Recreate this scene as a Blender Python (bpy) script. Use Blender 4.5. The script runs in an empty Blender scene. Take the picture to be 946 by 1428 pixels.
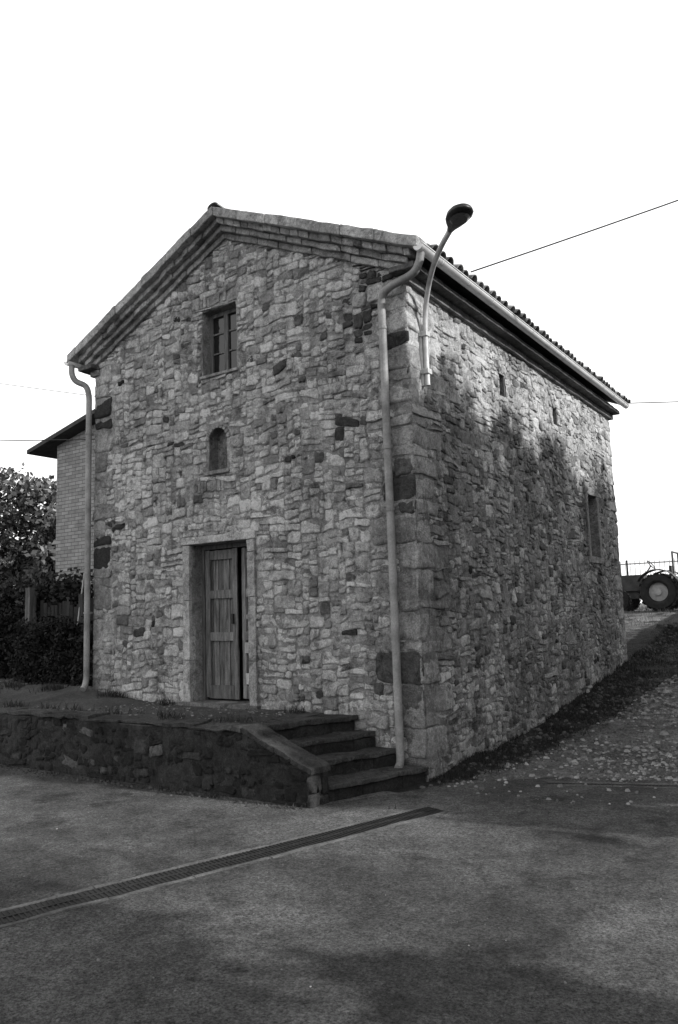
import bpy, bmesh, math, random
import numpy as np
from mathutils import Vector, Matrix, noise
random.seed(7); rng=np.random.default_rng(5)
scene=bpy.context.scene
scene.view_settings.view_transform='Standard'; scene.view_settings.look='None'; scene.view_settings.exposure=0

W,L=5.44,8.34
APEX=7.24; SL=.4585
def T(x): return APEX-SL*abs(x+W/2)
def N3(x,y,z=0): return noise.noise(Vector((x,y,z)))

# ------------------------------------------------------------ materials
def new_mat(name,rough=.9):
    m=bpy.data.materials.new(name); m.use_nodes=True
    nt=m.node_tree; b=nt.nodes['Principled BSDF']; b.inputs['Roughness'].default_value=rough
    b.inputs['Specular IOR Level'].default_value=.25
    return m,nt,b
def N(nt,t,**k):
    n=nt.nodes.new(t)
    for a,v in k.items():
        if a in ('operation','blend_type','data_type','feature','attribute_name','distance'): setattr(n,a,v)
        else: n.inputs[a.replace('_',' ')].default_value=v
    return n
def noise_n(nt,co,scale,detail=6,rough=.6,dist=0):
    n=N(nt,'ShaderNodeTexNoise'); n.inputs['Scale'].default_value=scale; n.inputs['Detail'].default_value=detail
    n.inputs['Roughness'].default_value=rough; n.inputs['Distortion'].default_value=dist
    nt.links.new(co,n.inputs['Vector']); return n.outputs['Fac']
def maprange(nt,v,a,b,c,d):
    n=N(nt,'ShaderNodeMapRange'); n.inputs[1].default_value=a;n.inputs[2].default_value=b;n.inputs[3].default_value=c;n.inputs[4].default_value=d
    nt.links.new(v,n.inputs[0]); return n.outputs[0]
def mathn(nt,op,a,b):
    n=N(nt,'ShaderNodeMath',operation=op)
    for i,s in enumerate((a,b)):
        if isinstance(s,(int,float)): n.inputs[i].default_value=s
        else: nt.links.new(s,n.inputs[i])
    return n.outputs[0]
def bumpn(nt,b,h,strength,dist):
    n=N(nt,'ShaderNodeBump'); n.inputs['Strength'].default_value=strength; n.inputs['Distance'].default_value=dist
    nt.links.new(h,n.inputs['Height']); nt.links.new(n.outputs[0],b.inputs['Normal'])
def coords(nt,sc=(1,1,1)):
    t=nt.nodes.new('ShaderNodeTexCoord')
    m=nt.nodes.new('ShaderNodeMapping'); m.inputs['Scale'].default_value=sc
    nt.links.new(t.outputs['Object'],m.inputs['Vector']); return m.outputs[0]
def simple(name,base,var=.25,scale=6,bump=.3,bdist=.01,bscale=40,rough=.85,tone=False,sc=(1,1,1),metal=0,fine=0.0):
    m,nt,b=new_mat(name,rough); co=coords(nt,sc)
    v=maprange(nt,noise_n(nt,co,scale,8,.65),.3,.7,base*(1-var),base*(1+var))
    if fine: v=mathn(nt,'MULTIPLY',v,maprange(nt,noise_n(nt,co,scale*14,5,.7),.3,.7,1-fine,1+fine))
    if tone:
        a=N(nt,'ShaderNodeAttribute',attribute_name='tone'); v=mathn(nt,'MULTIPLY',v,a.outputs['Fac'])
    nt.links.new(v,b.inputs['Base Color']); b.inputs['Metallic'].default_value=metal
    if bump: bumpn(nt,b,noise_n(nt,co,bscale,8,.7),bump,bdist)
    return m
def stone_mat(name,gain=1.0,stain=.4):
    m,nt,b=new_mat(name,.95); co=coords(nt)
    a=N(nt,'ShaderNodeAttribute',attribute_name='tone').outputs['Fac']
    big=maprange(nt,noise_n(nt,co,.8,5,.6),.35,.65,.72*gain,1.22*gain)
    mid=maprange(nt,noise_n(nt,co,11,8,.8,.9),.33,.67,.42,1.55)
    fin=maprange(nt,noise_n(nt,co,60,4,.8),.3,.7,.58,1.42)
    lich=maprange(nt,noise_n(nt,co,3.2,9,.82,.5),.53,.61,1,stain)
    cloud=maprange(nt,noise_n(nt,co,1.35,9,.72,.3),.56,.66,1,.55)
    streak=maprange(nt,noise_n(nt,coords(nt,(3.2,3.2,.35)),1.3,7,.7),.48,.68,1,.66)
    v=mathn(nt,'MULTIPLY',mathn(nt,'MULTIPLY',a,big),mathn(nt,'MULTIPLY',mid,fin))
    v=mathn(nt,'MULTIPLY',v,mathn(nt,'MULTIPLY',cloud,streak))
    v=mathn(nt,'MINIMUM',mathn(nt,'MULTIPLY',v,lich),.65)
    nt.links.new(v,b.inputs['Base Color'])
    h=mathn(nt,'ADD',noise_n(nt,co,20,9,.78),mathn(nt,'MULTIPLY',noise_n(nt,co,110,4,.6),.4))
    bumpn(nt,b,h,1.0,.04); return m
M_stone=stone_mat('masonry_stone',1.1,.42)
M_mortar=stone_mat('lime_mortar',1.1,.5)
M_dress=stone_mat('dressed_stone',1.0,.5)
M_tile=simple('roof_tile_clay',1,.4,5,.5,.01,60,.9,tone=True)
M_metal=simple('galvanised_pipe',.22,.45,3.5,.2,.003,30,.6,metal=.1,fine=.2)
M_gut=simple('gutter_metal',.62,.15,5,.1,.003,30,.45,metal=.1)
M_wood=simple('weathered_wood',1,.65,6,.8,.008,30,.85,tone=True,sc=(4,4,.5),fine=.45)
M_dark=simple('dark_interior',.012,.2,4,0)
M_terr=simple('terrace_surface',.065,.55,2.2,.9,.03,25,.95,fine=.5)
M_concrete=simple('concrete',.10,.5,4,.6,.01,60,.9,fine=.4)
M_iron=simple('cast_iron',.02,.4,12,.4,.004,80,.7)
M_leafd=simple('hedge_leaves',1,.4,1.5,0,tone=True)
M_leaf=simple('tree_leaves',1,.4,.7,0,tone=True)
M_bark=simple('bark',.07,.4,8,.8,.02,20)
M_grass=simple('grass_blades',1,.4,2,0,tone=True)
M_rubber=simple('rubber_tyre',.03,.4,6,.5,.01,30,.8)
M_paint=simple('tractor_paint',.07,.4,5,.2,.003,30,.5)
M_lpaint=simple('pale_paint',.4,.3,6,.2,.003,30,.5)
M_lamp=simple('lamp_housing',.03,.3,8,.1,.002,30,.4)
M_pole=simple('lamp_pole_metal',.45,.3,6,.1,.002,30,.45,metal=.15)
m,nt,b=new_mat('window_glass',.08); b.inputs['Base Color'].default_value=(.012,.012,.012,1); b.inputs['Specular IOR Level'].default_value=.5; M_glass=m
m,nt,b=new_mat('lamp_lens',.2); b.inputs['Base Color'].default_value=(.05,.05,.05,1); M_lens=m
m,nt,b=new_mat('small_brick',.9); co=nt.nodes.new('ShaderNodeTexCoord').outputs['Object']
sep=nt.nodes.new('ShaderNodeSeparateXYZ'); nt.links.new(co,sep.inputs[0])
cmb=nt.nodes.new('ShaderNodeCombineXYZ'); nt.links.new(mathn(nt,'ADD',sep.outputs[0],sep.outputs[1]),cmb.inputs[0]); nt.links.new(sep.outputs[2],cmb.inputs[1])
bt=nt.nodes.new('ShaderNodeTexBrick'); nt.links.new(cmb.outputs[0],bt.inputs['Vector'])
bt.inputs['Scale'].default_value=1; bt.inputs['Brick Width'].default_value=.26; bt.inputs['Row Height'].default_value=.085; bt.inputs['Mortar Size'].default_value=.008
bt.inputs['Color1'].default_value=(.2,.2,.2,1);bt.inputs['Color2'].default_value=(.3,.3,.3,1);bt.inputs['Mortar'].default_value=(.1,.1,.1,1)
bm_=nt.nodes.new('ShaderNodeRGBToBW'); nt.links.new(bt.outputs['Color'],bm_.inputs[0])
nt.links.new(mathn(nt,'MULTIPLY',bm_.outputs[0],maprange(nt,noise_n(nt,co,3,8,.7),.3,.7,.7,1.2)),b.inputs['Base Color']); bumpn(nt,b,bt.outputs['Fac'],-.5,.01); M_brick=m
# asphalt
m,nt,b=new_mat('asphalt',.9); co=coords(nt)
v=maprange(nt,noise_n(nt,co,.5,7,.62,.8),.38,.62,.055,.125)
v=mathn(nt,'MULTIPLY',v,maprange(nt,noise_n(nt,co,2.3,9,.78,.3),.3,.7,.45,1.55))
v=mathn(nt,'MULTIPLY',v,maprange(nt,noise_n(nt,co,18,7,.82),.3,.7,.55,1.45))
v=mathn(nt,'MULTIPLY',v,maprange(nt,noise_n(nt,co,60,4,.85),.36,.64,.25,1.9))
oil=maprange(nt,noise_n(nt,co,1.1,8,.72,.3),.56,.65,1,.4)
v=mathn(nt,'MULTIPLY',v,oil)
nt.links.new(v,b.inputs['Base Color']); h=mathn(nt,'ADD',noise_n(nt,co,70,5,.8),mathn(nt,'MULTIPLY',noise_n(nt,co,6,8,.7),2.2))
bumpn(nt,b,h,1,.025); M_asph=m
# gravel ground, tone darkened along the side wall by a vertex attribute
m,nt,b=new_mat('gravel_ground',.95); co=coords(nt)
v=maprange(nt,noise_n(nt,co,.7,7,.65,.4),.33,.67,.11,.25)
v=mathn(nt,'MULTIPLY',v,maprange(nt,noise_n(nt,co,5,8,.78),.3,.7,.35,1.65))
v=mathn(nt,'MULTIPLY',v,maprange(nt,noise_n(nt,co,34,5,.8),.34,.66,.25,2.0))
dp=N(nt,'ShaderNodeAttribute',attribute_name='ground_dark').outputs['Fac']
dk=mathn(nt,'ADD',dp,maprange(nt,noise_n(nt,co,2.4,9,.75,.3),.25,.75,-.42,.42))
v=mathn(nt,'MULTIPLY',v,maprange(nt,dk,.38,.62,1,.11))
nt.links.new(v,b.inputs['Base Color']); h=mathn(nt,'ADD',noise_n(nt,co,28,7,.8),mathn(nt,'MULTIPLY',noise_n(nt,co,5,6,.7),2.5))
bumpn(nt,b,h,1,.08); M_ground=m

# ------------------------------------------------------------ mesh helper
class MB:
    def __init__(s): s.v=[];s.f=[];s.t=[];s.m=[]
    def add(s,vs,fs,tone=1,mi=0):
        o=len(s.v); s.v.extend([tuple(p) for p in vs])
        for f in fs: s.f.append([o+i for i in f]); s.t.append(tone); s.m.append(mi)
    def box(s,a,b,tone=1,mi=0,j=0):
        x0,y0,z0=a;x1,y1,z1=b
        vs=[(x,y,z) for z in (z0,z1) for x,y in ((x0,y0),(x1,y0),(x1,y1),(x0,y1))]
        if j: vs=[(x+random.uniform(-j,j),y+random.uniform(-j,j),z+random.uniform(-j,j)) for x,y,z in vs]
        s.add(vs,[(0,3,2,1),(4,5,6,7),(0,1,5,4),(1,2,6,5),(2,3,7,6),(3,0,4,7)],tone,mi)
    def obj(s,name,mats,parent=None,smooth=False,bevel=0,bseg=2,fix=False,rough=0):
        me=bpy.data.meshes.new(name); me.from_pydata(s.v,[],s.f); 
        me.polygons.foreach_set('material_index',s.m)
        if smooth: me.polygons.foreach_set('use_smooth',[True]*len(s.f))
        at=me.attributes.new('tone','FLOAT_COLOR','CORNER')
        arr=[]
        for f,t in zip(s.f,s.t): arr.extend([t,t,t,1.]*len(f))
        at.data.foreach_set('color',arr)
        me.update()
        if fix or rough:
            bm=bmesh.new(); bm.from_mesh(me)
            if rough:
                for it in range(5):
                    es=[e for e in bm.edges if e.calc_length()>.09]
                    if not es: break
                    bmesh.ops.subdivide_edges(bm,edges=es,cuts=1,use_grid_fill=True)
                bmesh.ops.triangulate(bm,faces=[f for f in bm.faces if len(f.verts)>4])
                for v_ in bm.verts:
                    p=v_.co*4.5; q=v_.co*14
                    v_.co+=Vector((noise.noise(p),noise.noise(p+Vector((7,1,3))),noise.noise(p+Vector((2,9,5)))))*rough+Vector((noise.noise(q),noise.noise(q+Vector((7,1,3))),noise.noise(q+Vector((2,9,5)))))*rough*.5
            bmesh.ops.recalc_face_normals(bm,faces=bm.faces); bm.to_mesh(me); bm.free()
        for m in mats: me.materials.append(m)
        o=bpy.data.objects.new(name,me); scene.collection.objects.link(o)
        if parent: o.parent=parent
        if bevel:
            md=o.modifiers.new('bevel','BEVEL'); md.width=bevel; md.segments=bseg; md.limit_method='ANGLE'
        return o
def empty(name):
    o=bpy.data.objects.new(name,None); scene.collection.objects.link(o); return o
def tube(name,pts,r,mat,parent=None,res=8,closed=False):
    cu=bpy.data.curves.new(name,'CURVE'); cu.dimensions='3D'; cu.bevel_depth=r; cu.bevel_resolution=res//2; cu.use_fill_caps=True
    sp=cu.splines.new('POLY'); sp.points.add(len(pts)-1)
    for i,p in enumerate(pts): sp.points[i].co=(*p,1)
    sp.use_cyclic_u=closed; sp.use_smooth=True
    cu.materials.append(mat)
    tmp=bpy.data.objects.new(name,cu); scene.collection.objects.link(tmp)
    dg=bpy.context.evaluated_depsgraph_get(); me=bpy.data.meshes.new_from_object(tmp.evaluated_get(dg))
    bpy.data.objects.remove(tmp); me.name=name
    o=bpy.data.objects.new(name,me); scene.collection.objects.link(o)
    if parent: o.parent=parent
    return o
def smooth_path(pts,n=6):
    out=[]
    P=[Vector(p) for p in pts]; P=[P[0]*2-P[1]]+P+[P[-1]*2-P[-2]]
    for i in range(1,len(P)-2):
        for k in range(n):
            t=k/n; a,b,c,d=P[i-1],P[i],P[i+1],P[i+2]
            out.append(.5*((2*b)+(c-a)*t+(2*a-5*b+4*c-d)*t*t+(3*b-a-3*c+d)*t**3))
    out.append(P[-2]); return out

# ------------------------------------------------------------ masonry
CU,CV=.035,.022
DMUL=.72
def fill(w,h,blocked,wr=(4,11),hs=(2,3,3,4,4,5),align=.35,small=.14):
    nu,nv=int(w/CU),int(h/CV); occ=np.zeros((nv,nu),bool); seam=np.zeros((nv+1,nu+30),bool)
    for j in range(nv):
        for i in range(nu):
            if blocked((i+.5)*CU,(j+.5)*CV): occ[j,i]=True
    out=[]
    for j in range(nv):
        prevtop=None; i=0
        while i<nu:
            if occ[j,i]: i+=1; prevtop=None; continue
            n=1
            while i+n<nu and not occ[j,i+n] and n<wr[1]+5: n+=1
            for _ in range(6):
                ww=random.randint(*wr)
                if random.random()<small: ww=random.randint(2,4)
                if n-ww<3: ww=n if n<=wr[1]+2 else n//2
                ww=min(ww,n)
                if j==0 or not seam[j-1,max(0,i+ww-1):i+ww+2].any(): break
            hh=random.choice(hs)
            if prevtop is not None and random.random()<align and 2<=prevtop-j<=7: hh=prevtop-j
            if ww<=3: hh=min(hh,4)
            hh=min(hh,nv-j)
            k=1
            while k<hh and not occ[j+k,i:i+ww].any(): k+=1
            hh=k; occ[j:j+hh,i:i+ww]=True; prevtop=j+hh
            seam[j:j+hh,i+ww]=True
            out.append((i*CU,j*CV,(i+ww)*CU,(j+hh)*CV))
            i+=ww
    return out
def stone(mb,rc,mp,tone,d=None,warp=.045,gap=.003,jit=.014,edge=(0,99),rf=(.12,.4),rot=.06,taper=.28):
    u0,v0,u1,v1=rc
    if u1-u0<.03 or v1-v0<.02: return
    w,h=u1-u0-gap*2,v1-v0-gap*2
    cu,cv=(u0+u1)/2,(v0+v1)/2
    d=random.uniform(.014,.046)*DMUL if d is None else d
    jy=min(jit*1.5,h*.22)
    t=[0,0,0,0]
    if random.random()<taper:
        for k in random.sample(range(4),random.choice([1,1,2])): t[k]=random.uniform(.15,.45)*h
    c=[(-w/2+random.uniform(-jit,jit),-h/2+random.uniform(-jy,jy)+t[0]),(w/2+random.uniform(-jit,jit),-h/2+random.uniform(-jy,jy)+t[1]),
       (w/2+random.uniform(-jit,jit),h/2+random.uniform(-jy,jy)-(t[2] if not t[1] else 0)),(-w/2+random.uniform(-jit,jit),h/2+random.uniform(-jy,jy)-(t[3] if not t[0] else 0))]
    ol=[]; ro=random.uniform(-rot,rot)
    for k in range(4):
        p=Vector(c[k]); a=Vector(c[k-1]); b=Vector(c[(k+1)%4]); r=min(w,h)*random.uniform(*rf)
        r=min(r,(a-p).length*.4,(b-p).length*.4)
        da=(a-p).normalized(); db=(b-p).normalized()
        ol.append(p+da*r); ol.append(p+(da+db)*r*.28); ol.append(p+db*r)
        for q in ((.33,.66) if (b-p).length>.16 else (.5,)):
            ol.append(p.lerp(b,q)+Vector((random.uniform(-1,1)*jit*.5,random.uniform(-1,1)*jy*.6)))
    ol=[Vector((p.x-p.y*ro,p.y+p.x*ro)) for p in ol]
    tx,ty=random.uniform(-.08,.08),random.uniform(-.2,.12)
    ins=min(w,h)
    rings=[(0,-.012),(0,d*.4),(.07,d*.85),(.2,d),(.36,d*1.04)]
    vs=[]; n=len(ol)
    def place(x,y,dd):
        U,V=cu+x,cv+y
        if warp:
            k=min(1,max(0,(U-edge[0])/.5),max(0,(edge[1]-U)/.5)); k=.3+.7*k
            U+=k*warp*N3(U*1.4,V*1.4,3); V+=warp*1.7*N3(U*.9,V*1.1,7)+warp*.6*N3(U*4,V*3,2)
        U=min(max(U,edge[0]),edge[1])
        return mp(U,V,dd)
    for ri,(ii,dd) in enumerate(rings):
        for p in ol:
            k=1-2*ii*ins/max(math.hypot(p.x,p.y)*2,.02) if ii else 1
            k=max(k,.15)
            x,y=p.x*k,p.y*k
            e=0 if ri<2 else random.uniform(-.004,.004)+tx*x+ty*y
            vs.append(place(x,y,dd+e))
    vs.append(place(0,0,d*1.03))
    fs=[]
    for a in range(len(rings)-1):
        for k in range(n): fs.append((a*n+k,a*n+(k+1)%n,(a+1)*n+(k+1)%n,(a+1)*n+k))
    b=(len(rings)-1)*n
    for k in range(n): fs.append((b+k,b+(k+1)%n,len(vs)-1))
    mb.add(vs,fs,tone)
def relief(mb,u0,u1,v0,v1,blocked,mp,step=.025,d0=.009,amp=.012,tone=.22,seed=0,tf=None):
    nu=int(round((u1-u0)/step)); nv=int(round((v1-v0)/step)); o=len(mb.v)
    su,sv=(u1-u0)/nu,(v1-v0)/nv
    for j in range(nv+1):
        for i in range(nu+1):
            u,v=u0+i*su,v0+j*sv
            d=d0+amp*N3(u*3,v*3.5,seed)+amp*.8*N3(u*13,v*15,seed+3)+random.uniform(-.0015,.0015)
            mb.v.append(mp(u,v,max(.002,d)))
    for j in range(nv):
        for i in range(nu):
            u,v=u0+(i+.5)*su,v0+(j+.5)*sv
            if blocked(u,v): continue
            a=o+j*(nu+1)+i
            mb.f.append([a,a+1,a+nu+2,a+nu+1]); mb.m.append(0)
            mb.t.append((tf(u,v) if tf else tone)*(1+.5*N3(u*2,v*2,seed+9)))

chapel=empty('stone_chapel')
DOOR=(-3.43,-2.41,.70,2.76); WIN=(-3.18,-2.56,5.05,5.97); NICHE=(-3.08,-2.76,3.72,4.30)
SWIN=(6.38,6.92,2.66,3.76); SL1=(2.66,2.84,4.78,5.10); SL2=(4.86,5.10,4.78,5.10)
def inr(x,z,r,m=0,mz=None):
    mz=m if mz is None else mz
    return r[0]-m<x<r[1]+m and r[2]-mz<z<r[3]+mz
Z0=-.1; E=.022
mapF=lambda u,v,d:(-W+u,-d,v+Z0)
mapS=lambda u,v,d:(d,u,v+Z0)
mapL=lambda u,v,d:(-W-d,u,v+Z0)
mbF,mbS,mbL=MB(),MB(),MB()
qF=[];qS=[]
z=0.0; k=0
while z<5.45:
    h=random.choice([.13,.17,.22,.27,.33]); a,b_=(random.uniform(.34,.58),random.uniform(.16,.3)) 
    if k%2: a,b_=b_,a
    t=random.choice([.12,.2,.28,.32,.25,.34]) if z<4.9 else .45
    if 2.6<z<3.1 or 4.6<z<4.9: t=random.uniform(.04,.08)
    if .6<z<1.2: t=random.uniform(.08,.14)
    ts=random.choice([.28,.34,.37,.3,.24,.32]) if z<4.6 else .55  # high side quoins paler, sunlight on them put into their tone
    qF.append((W-a,z-Z0,W+E,z+h-Z0,t)); qS.append((-E,z-Z0,b_*1.5,z+h-Z0,ts)); z+=h;k+=1
z=.5;k=0
while z<5.6:
    h=random.choice([.14,.2,.26,.32]); a=random.uniform(.34,.5) if k%2 else random.uniform(.18,.28)
    t=random.choice([.3,.26,.34,.2,.36])
    if 2.55<z<2.9 or 4.5<z<4.9: t=.035; a=random.uniform(.3,.44)
    qF.append((-E,z-Z0,a,z+h-Z0,t)); z+=h;k+=1
z=.4;k=0
while z<5.4:
    h=random.choice([.18,.24,.3]); a=.45 if k%2 else .26
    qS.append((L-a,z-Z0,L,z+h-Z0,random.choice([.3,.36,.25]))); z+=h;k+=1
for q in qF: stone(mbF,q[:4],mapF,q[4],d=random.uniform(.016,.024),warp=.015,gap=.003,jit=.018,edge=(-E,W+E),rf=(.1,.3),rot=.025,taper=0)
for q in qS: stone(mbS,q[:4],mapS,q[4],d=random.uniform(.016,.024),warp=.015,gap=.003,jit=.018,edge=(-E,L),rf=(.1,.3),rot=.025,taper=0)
def inq(u,v,q): return any(a<u<c and b<v<d for a,b,c,d,_ in q)
ROWL=[(-3.22,-2.52,6.01,6.17),(-3.46,-2.62,3.44,3.60)]
def holeF(u,v):
    x,z=-W+u,v+Z0
    return z>T(x)-.2 or inr(x,z,(-3.50,-2.34,.0,2.82)) or inr(x,z,WIN,.012) or inr(x,z,NICHE,.012)
def blkF(u,v):
    x,z=-W+u,v+Z0
    if z>T(x)-.32: return True
    if inr(x,z,(-3.56,-2.28,.2,2.88)): return True
    if inr(x,z,WIN,.03) or inr(x,z,NICHE,.05): return True
    for r in ROWL:
        if inr(x,z,r): return True
    return inq(u,v,qF)
def holeS(u,v):
    z=v+Z0
    return inr(u,z,SWIN,.012) or inr(u,z,SL1,.012) or inr(u,z,SL2,.012)
def blkS(u,v):
    z=v+Z0
    if z>5.50: return True
    if inr(u,z,SWIN,.13) or inr(u,z,SL1,.02) or inr(u,z,SL2,.02): return True
    return inq(u,v,qS)
def tone_at(u,v,seed,base,darkbias):
    cl=N3(u*.9,v*.9,seed)*.6+N3(u*2.6,v*2.6,seed+5)*.5
    p=max(0,cl-.2+darkbias)*1.5
    if random.random()<p: return random.uniform(.025,.09)
    g=base*(1+.22*N3(u*.7,v*.7,seed+11))
    if random.random()<.18: g*=.55
    return min(.6,max(.10,random.gauss(g,.085)))
for rc in fill(W,7.2,blkF,(4,12),(3,3,4,4,5,5,6,7,8)):
    u,v=(rc[0]+rc[2])/2,(rc[1]+rc[3])/2
    db=.20 if u>W-.95 else (.12 if u<.7 else -.12)
    if 3.5<v<5.6 and u>3.6: db=max(db,-.02)
    stone(mbF,rc,mapF,tone_at(u,v,1,.45,db),edge=(0,W))
def side_lit_base(u,v):
    return .31+.20*max(0,min(1,(v-4.35)/.6))  # stones paler toward the eaves, brightening the sunlit band in their colour
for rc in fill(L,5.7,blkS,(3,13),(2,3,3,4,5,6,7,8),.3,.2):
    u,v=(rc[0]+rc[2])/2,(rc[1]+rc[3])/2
    stone(mbS,rc,mapS,tone_at(u,v,31,side_lit_base(u,v),-.08 if v<4.5 else -.3),edge=(0,L),jit=.016)
for rc in fill(L,5.6,lambda u,v: v+Z0>5.42,(7,14),(4,5,6,7)): stone(mbL,rc,mapL,random.uniform(.2,.36),edge=(0,L))
mbF.obj('facade_stonework',[M_stone],chapel,smooth=True)
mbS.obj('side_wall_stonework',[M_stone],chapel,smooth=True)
mbL.obj('rear_side_stonework',[M_stone],chapel,smooth=True)
mb=MB(); relief(mb,-.012,W+.012,0,7.3,holeF,mapF,tone=.27,seed=20); mb.obj('facade_mortar',[M_mortar],chapel,smooth=True)
mb=MB(); relief(mb,-.012,L,0,5.80,holeS,mapS,seed=50,d0=.011,amp=.016,tf=lambda u,v:.22+.26*max(0,min(1,(v-4.3)/.6))); mb.obj('side_wall_mortar',[M_mortar],chapel,smooth=True)  # mortar tone also raised up high to brighten the sunlit band
mb=MB(); relief(mb,0,L,0,5.75,lambda u,v:False,mapL,.06,tone=.22,seed=80); mb.obj('rear_side_mortar',[M_mortar],chapel,smooth=True)
mb=MB()
for r in ROWL:
    x=r[0]
    while x<r[1]-.03:
        w=random.uniform(.05,.065); lift=0
        if r[2]<4: lift=-.02*max(0,(x+3.0))
        mb.box((x+.005,-.022+random.uniform(-.008,.008),r[2]+lift+random.uniform(0,.03)),(x+w,.01,r[3]+lift-random.uniform(0,.03)),random.uniform(.2,.42),0,.006)
        x+=w
cx,cz,rr=(NICHE[0]+NICHE[1])/2,NICHE[3]-.16,.16
for k in range(9):
    a0=math.pi*k/9+.03; a1=math.pi*(k+1)/9-.03
    p=[(cx+math.cos(a)*q,cz+math.sin(a)*q) for a,q in ((a0,rr),(a1,rr),(a1,rr+.06),(a0,rr+.06))]
    t=random.uniform(.22,.34)
    mb.add([(x,-.022,z) for x,z in p]+[(x,.01,z) for x,z in p],[(0,1,2,3),(4,7,6,5),(0,4,5,1),(1,5,6,2),(2,6,7,3),(3,7,4,0)],t)
mb.box((NICHE[0]-.06,-.05,NICHE[2]-.05),(NICHE[1]+.06,.02,NICHE[2]),.3,0,.005)
mb.obj('brick_trim',[M_stone],chapel,fix=True,bevel=.005)

def clip(poly,f):
    out=[]
    for i in range(len(poly)):
        a,b=poly[i],poly[(i+1)%len(poly)]; fa,fb=f(a),f(b)
        if fa>=0: out.append(a)
        if fa*fb<0: t=fa/(fa-fb); out.append((a[0]+(b[0]-a[0])*t,a[1]+(b[1]-a[1])*t))
    return out
def wall(mb,u0,u1,v0,v1,holes,mp,clips=(),tone=.22):
    us=sorted({u0,u1,*[h[0] for h in holes],*[h[1] for h in holes]}); vs=sorted({v0,v1,*[h[2] for h in holes],*[h[3] for h in holes]})
    for i in range(len(us)-1):
        for j in range(len(vs)-1):
            m=((us[i]+us[i+1])/2,(vs[j]+vs[j+1])/2)
            if any(h[0]<m[0]<h[1] and h[2]<m[1]<h[3] for h in holes): continue
            p=[(us[i],vs[j]),(us[i+1],vs[j]),(us[i+1],vs[j+1]),(us[i],vs[j+1])]
            for c in clips: p=clip(p,c)
            if len(p)>2: mb.add([mp(a,b) for a,b in p],[list(range(len(p)))],tone)
def tunnel(mb,h,mp3,dep,tone=.25):
    a,b,c,d=h; q=[(a,c),(b,c),(b,d),(a,d)]
    mb.add([mp3(*p,0) for p in q]+[mp3(*p,dep) for p in q],[(0,1,5,4),(1,2,6,5),(2,3,7,6),(3,0,4,7)],tone)
gc=[lambda p:APEX-.1-SL*(p[0]+W/2)-p[1],lambda p:APEX-.1+SL*(p[0]+W/2)-p[1]]
mb=MB()
wall(mb,-W,0,Z0,7.3,[DOOR,WIN,NICHE],lambda a,b:(a,0,b),gc)
wall(mb,0,L,Z0,5.75,[SWIN,SL1,SL2],lambda a,b:(0,a,b))
wall(mb,0,L,Z0,5.75,[],lambda a,b:(-W,a,b))
wall(mb,-W,0,Z0,7.3,[],lambda a,b:(a,L,b),gc)
fm=lambda a,b,d:(a,d,b); sm=lambda a,b,d:(-d,a,b)
for h,dd in ((DOOR,.34),(WIN,.25)): tunnel(mb,h,fm,dd)
for h in (SWIN,SL1,SL2): tunnel(mb,h,sm,.3)
arc=[(cx+math.cos(a)*rr,cz+math.sin(a)*rr) for a in np.linspace(0,math.pi,13)]
ol=[(NICHE[0],NICHE[2]),(NICHE[1],NICHE[2])]+arc
n=len(ol)
mb.add([(x,0,z) for x,z in ol]+[(x,.16,z) for x,z in ol],[(i,(i+1)%n,n+(i+1)%n,n+i) for i in range(n)]+[list(range(n,2*n))],.2)
mb.add([(x,-.003,z) for x,z in arc[:7]]+[(NICHE[1],-.003,NICHE[3])],[list(range(8))],.25); mb.add([(x,-.003,z) for x,z in arc[6:]]+[(NICHE[0],-.003,NICHE[3])],[list(range(8))],.25)
mb.obj('walls',[M_mortar],chapel)
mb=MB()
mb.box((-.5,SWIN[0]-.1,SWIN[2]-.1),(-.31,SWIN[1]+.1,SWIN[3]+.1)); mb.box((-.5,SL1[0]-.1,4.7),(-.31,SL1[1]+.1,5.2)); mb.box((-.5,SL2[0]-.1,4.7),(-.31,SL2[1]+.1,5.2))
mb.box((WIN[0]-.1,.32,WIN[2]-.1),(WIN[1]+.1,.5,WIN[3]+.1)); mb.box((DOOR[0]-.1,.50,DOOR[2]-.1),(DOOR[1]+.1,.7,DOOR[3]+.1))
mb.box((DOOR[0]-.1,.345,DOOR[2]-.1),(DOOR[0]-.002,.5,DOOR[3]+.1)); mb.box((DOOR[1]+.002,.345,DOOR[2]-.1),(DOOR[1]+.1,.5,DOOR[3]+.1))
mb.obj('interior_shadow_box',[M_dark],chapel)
mb=MB()
def blocks(x0,x1,z0,z1,step,y0=-.055,y1=.06,tr=(.32,.44)):
    z=z0
    while z<z1-.05:
        h=min(step*random.uniform(.8,1.3),z1-z)
        if z1-z-h<.15: h=z1-z
        mb.box((x0,y0+random.uniform(0,.006),z+.003),(x1,y1,z+h-.003),random.uniform(*tr),0,.004); z+=h
blocks(-3.555,-3.43,.66,2.76,.7); blocks(-2.41,-2.29,.66,2.76,.7)
mb.box((-3.57,-.06,2.765),(-2.275,.06,2.865),.5,0,.005)
mb.box((-3.6,-.10,.60),(-2.25,.30,.70),.16,0,.008)
mb.obj('door_surround',[M_dress],chapel,bevel=.008,rough=.007)
mb=MB()
a,b_,c,d=SWIN
for y0,y1,z0,z1 in ((a-.13,a,c-.02,d),(b_,b_+.13,c-.02,d),(a-.16,b_+.16,d,d+.13),(a-.16,b_+.16,c-.13,c-.02)):
    mb.box((-.05,y0,z0+.002),(.045+random.uniform(0,.006),y1,z1-.002),random.uniform(.26,.36),0,.004)
for zz in (c+.25,c+.5,c+.75): mb.box((-.16,a,zz),(-.145,b_,zz+.015),.1)
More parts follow.
